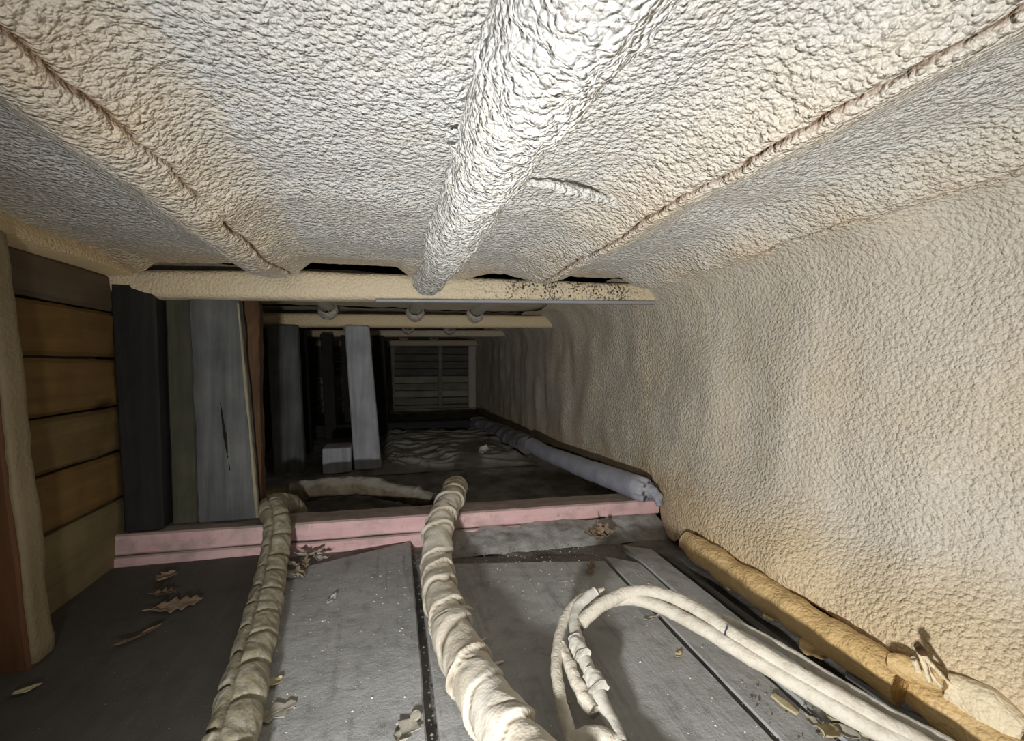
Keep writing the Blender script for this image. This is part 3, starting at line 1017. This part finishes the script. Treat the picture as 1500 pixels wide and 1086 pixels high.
# outer thin strand
tube('cable_strand', cab([(.40, .10, .012), (.33, .30, .018), (850, 1130, .03), (838, 1086, .035), (822, 1030, .045), (815, 975, .055), (821, 925, .066), (836, 892, .078), (858, 874, .088), (885, 868, .092)]),
     lambda s: .0095, CABLE, lpz, na=20, step=.004, disp=cdisp)
tube('cable_strand', cab([(822, 945, .060), (838, 985, .05), (852, 1015, .042), (872, 1045, .034)]), lambda s: .009 + .003 * s, CABLE, lpz, na=20, step=.004,
     disp=lambda S, A, P: .003 * perlin(P / .014) + .002 * perlin(P / .006))
# white strand with torn jacket
tube('cable_strand', cab([(.47, .08, .014), (.40, .28, .018), (925, 1120, .03), (905, 1080, .033), (882, 1030, .040), (866, 990, .050), (852, 955, .060), (842, 920, .070), (845, 893, .080), (858, 878, .09), (872, 868, .097)]),
     lambda s: .0135 - .003 * s, CABLE_W, lpz, na=24, step=.004, disp=cdisp)
for (x, y, z, s_) in ((847, 950, .064, 1.15), (870, 1000, .050, 1.22)):
    a, b_ = at(x - 5, y - 12, Z=z + .003), at(x + 7, y + 12, Z=z - .002)
    tube('torn_jacket', [a, a.lerp(b_, .5), b_], lambda s, k=s_: (.0115 + .0028 * s) * k, CABLE_W, lpz, na=28, step=.0025, disp=lambda S, A, P: .0045 * perlin(P / .012))
# arching strands running off to the right
tube('cable_strand', cab([(848, 916, .07), (862, 902, .08), (885, 884, .094), (915, 871, .102), (945, 867, .108), (985, 876, .110), (1030, 900, .106), (1080, 935, .098), (1140, 972, .088), (1210, 1012, .078), (1290, 1058, .066), (1380, 1110, .055), (.715, .27, .035), (.70, .05, .016), (.68, -.35, .014)]),
     lambda s: .0125 + .002 * s, CABLE, lpz, na=24, step=.004, disp=cdisp)
tube('cable_strand', cab([(868, 893, .082), (890, 882, .090), (930, 878, .094), (975, 893, .094), (1030, 922, .092), (1085, 955, .086), (1150, 993, .076), (1220, 1035, .066), (1300, 1080, .056), (1370, 1120, .05), (.67, .25, .03), (.655, .05, .016), (.64, -.35, .014)]),
     lambda s: .0118 + .003 * s, CABLE, lpz, na=24, step=.004, disp=cdisp)
tube('cable_strand', cab([(1058, 905, .100), (1100, 924, .094), (1160, 958, .086), (1230, 1003, .075), (1310, 1050, .064), (1400, 1100, .052), (.745, .27, .032), (.735, .05, .014), (.72, -.35, .012)]),
     lambda s: .006 + .005 * min(1, s * 3), CABLE_W, lpz, na=20, step=.004, disp=cdisp)
tube('ink_mark', cab([(1066, 918, .117), (1063, 924, .116), (1062, 931, .115)]), lambda s: .0014, NT('blue_ink').out((.10, .12, .32), .6), lpz, na=8, step=.003)
tube('tape_lump', cab([(835, 1098, .03), (855, 1090, .035), (880, 1086, .036), (900, 1094, .03)]), lambda s: .014 + .004 * math.sin(3.1 * s), CABLE, lpz, na=24, step=.004,
     disp=lambda S, A, P: .003 * perlin(P / .015))

# ================================================================== FOAM SKIRT PIECES
sk = [at(1003, 794, Z=.045), at(1030, 815, Z=.048), at(1100, 862, Z=.048), at(1180, 915, Z=.048), at(1260, 968, Z=.046), at(1322, 1010, Z=.044)]


def skirt(S, A, P):
    return .006 * perlin(P / .05) + .0025 * perlin(P / .02)


s1 = tube('foam_skirt', [p + Vector((.010, 0, 0)) for p in sk], lambda s: .034 * (1 - .25 * float(sstep(.12, 0, s))), FOAM_TAN, None, na=44, step=.005, flat=1.0, disp=skirt)
tag(s1, 'long tan roll of cut foam along the foot of the right wall', 'foam trim')
sk2 = [at(1335, 1010, Z=.036), at(1380, 1040, Z=.036), at(1430, 1072, Z=.034), at(1490, 1112, Z=.034), Vector((.805, .2, .034)), Vector((.80, -.3, .034))]
s2 = tube('foam_skirt', sk2, lambda s: .030, FOAM_TAN, None, na=36, step=.005, disp=skirt)
tag(s2, 'shorter tan foam roll at the bottom right corner', 'foam trim')
for i, (pts, r, lab) in enumerate([
        ([(1385, 1005, .075), (1440, 1032, .07), (1510, 1078, .065)], .030, 'pale smooth foam lump at the bottom right wall corner'),
        ([(1470, 1062, .05), (1500, 1058, .06), (1530, 1070, .05)], .022, 'rounded foam blob at the right frame edge'),
        ([(1300, 968, .085), (1345, 985, .085), (1385, 1005, .085)], .016, 'ragged tan foam sliver above the joint of the foam rolls')]):
    o = tube('foam_lump', cab(pts), lambda s, r=r: r * (.6 + .4 * math.sin(math.pi * min(1, max(0, s)))), FOAM_TAN if i == 2 else FOAM_CREAM, None, na=28, step=.004,
             disp=lambda S, A, P: .008 * perlin(P / .045) + .0012 * perlin(P / .012))
    tag(o, lab, 'foam')
dr = tag(empty('foam_drip', tuple(at(1345, 950, Z=.10))), 'stringy torn foam drips hanging from a red-brown hole in the right wall', 'foam')
for pts, r in (([(1344, 948, .13), (1352, 970, .115), (1362, 1000, .09)], .0035), ([(1350, 958, .125), (1368, 978, .11), (1388, 1000, .09)], .003), ([(1338, 965, .12), (1345, 985, .10)], .004), ([(1356, 962, .12), (1362, 985, .10), (1380, 1008, .085)], .0028)):
    tube('strand', cab(pts), lambda s, r=r: r, FOAM_CREAM, dr, na=10, step=.004, disp=lambda S, A, P: .0015 * perlin(P / .01))
tube('rust_knot', cab([(1342, 944, .135), (1348, 950, .132), (1350, 957, .13)]), lambda s: .006, BROWNP, dr, na=12, step=.003, disp=lambda S, A, P: .002 * perlin(P / .008))


for i, (px, py, z, r_, lab) in enumerate([(1068, 856, .004, .012, 'small brown foam chunk in the gap beside the upper end of the foam roll'),
                                     (1128, 902, .004, .010, 'brown foam crumb in the gap beside the middle of the foam roll'),
                                     (1192, 950, .006, .017, 'knobbly tan foam chunk in the gap beside the lower end of the foam roll')]):
    c0 = at(px, py, Z=z + r_ * .6)
    tag(tube('foam_chunk', [c0 + Vector((-r_, r_, 0)), c0, c0 + Vector((r_ * .8, -r_, .002))], lambda s, r=r_: r * (.5 + .5 * math.sin(math.pi * s)), FOAM_TAN, None, na=20, step=.003,
             disp=lambda S, A, P: .008 * perlin(P / .016)), lab, 'foam')


# ================================================================== LEAVES AND SCRAPS
def leaf(name, label, loc, L, Wd, mat, rot, lobes=3.5, curl=.3, fold=.25, tilt=0.0, seed=0.0, stem=True, group=None, cat='leaf'):
    nu, nv = 56, 9
    u = np.linspace(0, 1, nu)
    v = np.linspace(-1, 1, nv)
    U, Vv = np.meshgrid(u, v, indexing='ij')
    wdt = Wd * (np.sin(np.pi * np.clip(U, .01, .99) ** .85) ** .6)
    if lobes:
        tri = 1 - np.abs(((U * lobes + .15) % 1.0) * 2 - 1)
        wdt = wdt * (.34 + .66 * tri ** .8) * (1 + .12 * n1(U * 9, seed))
    x = (U - .5) * L + (.16 * L * np.abs(Vv) ** 1.5 * (1.0 if lobes else .1)) * (1 - U)
    y = wdt * Vv
    z = fold * np.abs(y) + curl * L * ((U - .5) ** 2) * 1.5 + curl * .35 * L * n1(U * 3 + Vv, seed)
    z = z - z.min() + .0015
    ct, stt = math.cos(tilt), math.sin(tilt)
    x, z = x * ct - z * stt, x * stt + z * ct
    z = z - z.min() + .0012
    c, s = math.cos(rot), math.sin(rot)
    P = np.stack([x * c - y * s + loc[0], x * s + y * c + loc[1], z + loc[2]], -1)
    root = empty(name, tuple(loc))
    tag(root, label, cat, group)
    bl_ = grid('blade', P, mat, root)
    md = bl_.modifiers.new('thick', 'SOLIDIFY')
    md.thickness = .0007
    if stem:
        mid = P[:, nv // 2]
        e = mid[0] + (mid[0] - mid[4]) * 1.6
        e[2] = max(e[2], loc[2] + .0012)
        pts = [tuple(e), tuple(mid[0] + np.array([0, 0, .0006])), tuple(mid[nu // 3] + np.array([0, 0, .0006])), tuple(mid[2 * nu // 3] + np.array([0, 0, .0006]))]
        tube('stem', pts, lambda s: .0010 * (1 - .5 * s), mat, root, na=6, step=.006)
    return root


D2 = lambda x, y, z=0.0: tuple(at(x, y, Z=z))
leaf('oak_leaf', 'large lobed brown oak leaf on the dark floor at left', D2(258, 888), .100, .042, LEAF, .25, 4.0, .10, .10, seed=1)
leaf('oak_leaf', 'curled brown leaf near the sill on the dark floor at left', D2(242, 848), .055, .026, LEAF, 1.3, 3.5, .3, .3, seed=2)
leaf('dry_leaf', 'narrow twisted leaf left of the big oak leaf', D2(205, 934), .08, .007, LEAF_D, .9, 0, .15, .6, seed=3)
leaf('oak_leaf', 'folded brown leaf touching the big oak leaf from above', D2(240, 872), .05, .018, LEAF_D, .1, 3.5, .3, .5, seed=4)
leaf('paper_scrap', 'small pale scrap on the floor at the far left bottom', D2(40, 1012), .035, .007, LEAF_P, .6, 0, .2, .3, seed=5, stem=False, cat='scrap')
leaf('white_leaf', 'slim white leaf standing out on the wide grey plank', D2(486, 880, .004), .045, .007, SCRAP, 1.25, 0, .3, .4, seed=6, stem=False)
leaf('dry_leaf', 'curled pale brown leaf behind the cable loop', D2(866, 836), .055, .014, LEAF, 1.0, 2.5, .55, .7, tilt=.3, seed=7)
leaf('dry_leaf', 'tiny yellow leaf on the plank inside the cable loop', D2(994, 962, -.004), .020, .005, LEAF_P, .5, 0, .4, .4, seed=8, stem=False)
leaf('dry_leaf', 'pale triangular leaf scrap beside the left hose, upper one', D2(402, 1004, .004), .030, .012, LEAF_P, .8, 0, .3, .5, seed=9, stem=False)
leaf('dry_leaf', 'grey ragged leaf beside the left hose, lower one', D2(402, 1046, .004), .065, .025, LEAF_G, .5, 2.5, .10, .12, seed=10)
leaf('dry_leaf', 'grey ragged leaf at the bottom edge by the plank gap', D2(596, 1072, .004), .07, .022, LEAF_G, 1.0, 2.5, .12, .15, seed=11)
leaf('dry_leaf', 'dark splinter-like leaf under the arching cables', D2(955, 908, -.006), .045, .006, LEAF_G, .15, 0, .3, .5, seed=12, stem=False)
for i, (dx, dy, dz, r_, tl) in enumerate([(0, 0, 0, .2, .2), (.02, .01, .006, 1.4, .5), (-.02, .012, .004, 2.3, -.5), (.015, -.012, .012, 3.6, .8), (-.006, .008, .018, 4.9, -.7)]):
    b0 = at(880, 790, Z=0.0)
    leaf('crumpled_leaf', 'one of the brown crumpled leaves heaped before the sill near the right wall', (b0.x + dx, b0.y + dy, b0.z + dz), .055, .017, LEAF, r_, 2.5, .6, .8, tilt=tl, seed=20 + i, group='crumpled leaf heap')
for i, (px, py, r_, sz, m) in enumerate([(432, 832, 1.0, .06, LEAF_G), (455, 815, .4, .07, LEAF_G), (440, 845, 2.2, .045, LEAF), (425, 850, .8, .05, LEAF_G), (470, 822, 2.7, .045, LEAF_G), (448, 828, 1.7, .05, LEAF)]):
    leaf('crumpled_leaf', 'one of the grey-brown leaf bits piled between the left hose and the pink sill', D2(px, py, .004), sz, .012, m, r_, 2.5, .5, .7, tilt=.3 * (i % 3 - 1), seed=30 + i, group='leaf bits by the left hose')
for i, (px, py, r_, sz, m) in enumerate([(1222, 1055, .3, .034, LEAF_P), (1248, 1052, 1.2, .030, LEAF_G), (1262, 1068, 2.1, .032, LEAF_P), (1212, 1080, .6, .05, LEAF_P), (1240, 1078, 1.9, .035, LEAF_G), (1285, 1065, 2.6, .03, LEAF_G), (1270, 1085, .2, .04, LEAF_P), (1190, 1062, 1.5, .028, LEAF_G)]):
    leaf('small_leaf', 'one of the small pale leaves heaped under the cables at bottom right', D2(px, py, -.004), sz, sz * .32, m, r_, 0, .4, .5, tilt=.25 * (i % 3 - 1), seed=40 + i, stem=False, group='small leaves at bottom right')
leaf('white_scrap', 'white torn scrap lying on the rumpled sheet', tuple(at(709, 664, Z=.04)), .09, .03, SCRAP, .9, 0, .4, .5, tilt=.4, seed=50, stem=False, cat='scrap')


def stick(name, label, a, b, r, mat, cat='stick'):
    d = (b - a)
    sd = Vector((-d.y, d.x, 0)).normalized() * r
    up = Vector((0, 0, r * .6))
    rg = lambda p, k: [p - sd * k, p + sd * k, p + sd * k + up, p - sd * k + up]
    return tag(loft(name, [rg(a, .7), rg(a.lerp(b, .5), 1), rg(b, .5)], mat, None, bev=.0006, wear=.0008, seed=a.x * 9), label, cat)


up4 = Vector((0, 0, .001))
stick('wood_splinter', 'pale splinter in the shadow of the middle hose', at(688, 948, Z=-.003), at(712, 936, Z=-.003), .004, CRUMB)
stick('wood_splinter', 'small pale chip right of the middle hose', at(722, 974, Z=-.003), at(738, 970, Z=-.003), .0035, CRUMB)
stick('wood_splinter', 'thin white sliver on the plank before the cable loop', at(812, 851, Z=-.003), at(832, 853, Z=-.003), .002, SCRAP)
stick('wood_splinter', 'brown splinter wedged in the plank gap under the cables', at(1132, 1020, Z=-.004), at(1168, 1048, Z=-.004), .007, LEAF_P)
stick('wood_splinter', 'white curl of plastic under the arching cables', at(1180, 1003, Z=-.006), at(1194, 1016, Z=-.006), .006, SCRAP)
stick('grey_slat', 'grey broken slat between the cables and the foam roll', at(1245, 990, Z=.004), at(1400, 1085, Z=.004), .020, SLAT, 'slat')
stick('grey_slat', 'short grey slat piece lying across the broken slat', at(1318, 1018, Z=.018), at(1335, 1042, Z=.018), .016, SLAT, 'slat')
stick('pink_scrap', 'tiny pink scrap beside the short grey slat', at(1338, 1036, Z=.022), at(1350, 1048, Z=.022), .006, PSC, 'scrap')

# crumbs of foam and grit on the boards, too many to count
oct_v = np.array([(1, 0, 0), (-1, 0, 0), (0, 1, 0), (0, -1, 0), (0, 0, 1), (0, 0, -1)], float)
oct_f = [(0, 2, 4), (2, 1, 4), (1, 3, 4), (3, 0, 4), (2, 0, 5), (1, 2, 5), (3, 1, 5), (0, 3, 5)]


def crumbs(name, label, n, fn, smin, smax, mat):
    V, Fl = [], []
    for i in range(n):
        c = fn()
        s = smin + (smax - smin) * RNG.random() ** 3
        o = oct_v * s * (.6 + .8 * RNG.random((6, 1)))
        o[:, 2] *= .7
        V.append(o + np.array([c[0], c[1], c[2] + s * .4]))
        Fl += [tuple(6 * i + k for k in f) for f in oct_f]
    return tag(mesh(name, np.vstack(V), Fl, mat, None, False), label, 'crumbs', kind='stuff')


def board_spot():
    while True:
        x, y = RNG.uniform(-.26, .72), RNG.uniform(.35, 1.25)
        if .036 < x < .075 or abs(x - .545 - .054 * y) < .012 or abs(x - .622 - .05 * y) < .012: continue
        return (x, y, .0025 if x < .05 else -.0045)


crumbs('foam_crumbs', 'white foam crumbs and dust specks scattered over the grey planks', 1500,
       board_spot, .0004, .0026, CRUMB)
crumbs('grit', 'coarse grit and rubble in the plank gaps and at the sill foot', 500,
       lambda: [(RNG.normal(.058, .012), RNG.uniform(.4, 1.4), -.010), (RNG.uniform(.06, .75), RNG.uniform(1.2, 1.36), -.010), (RNG.normal(.66, .04), RNG.uniform(.38, .62), -.004)][RNG.integers(3)], .0010, .0036,
       DIRT)
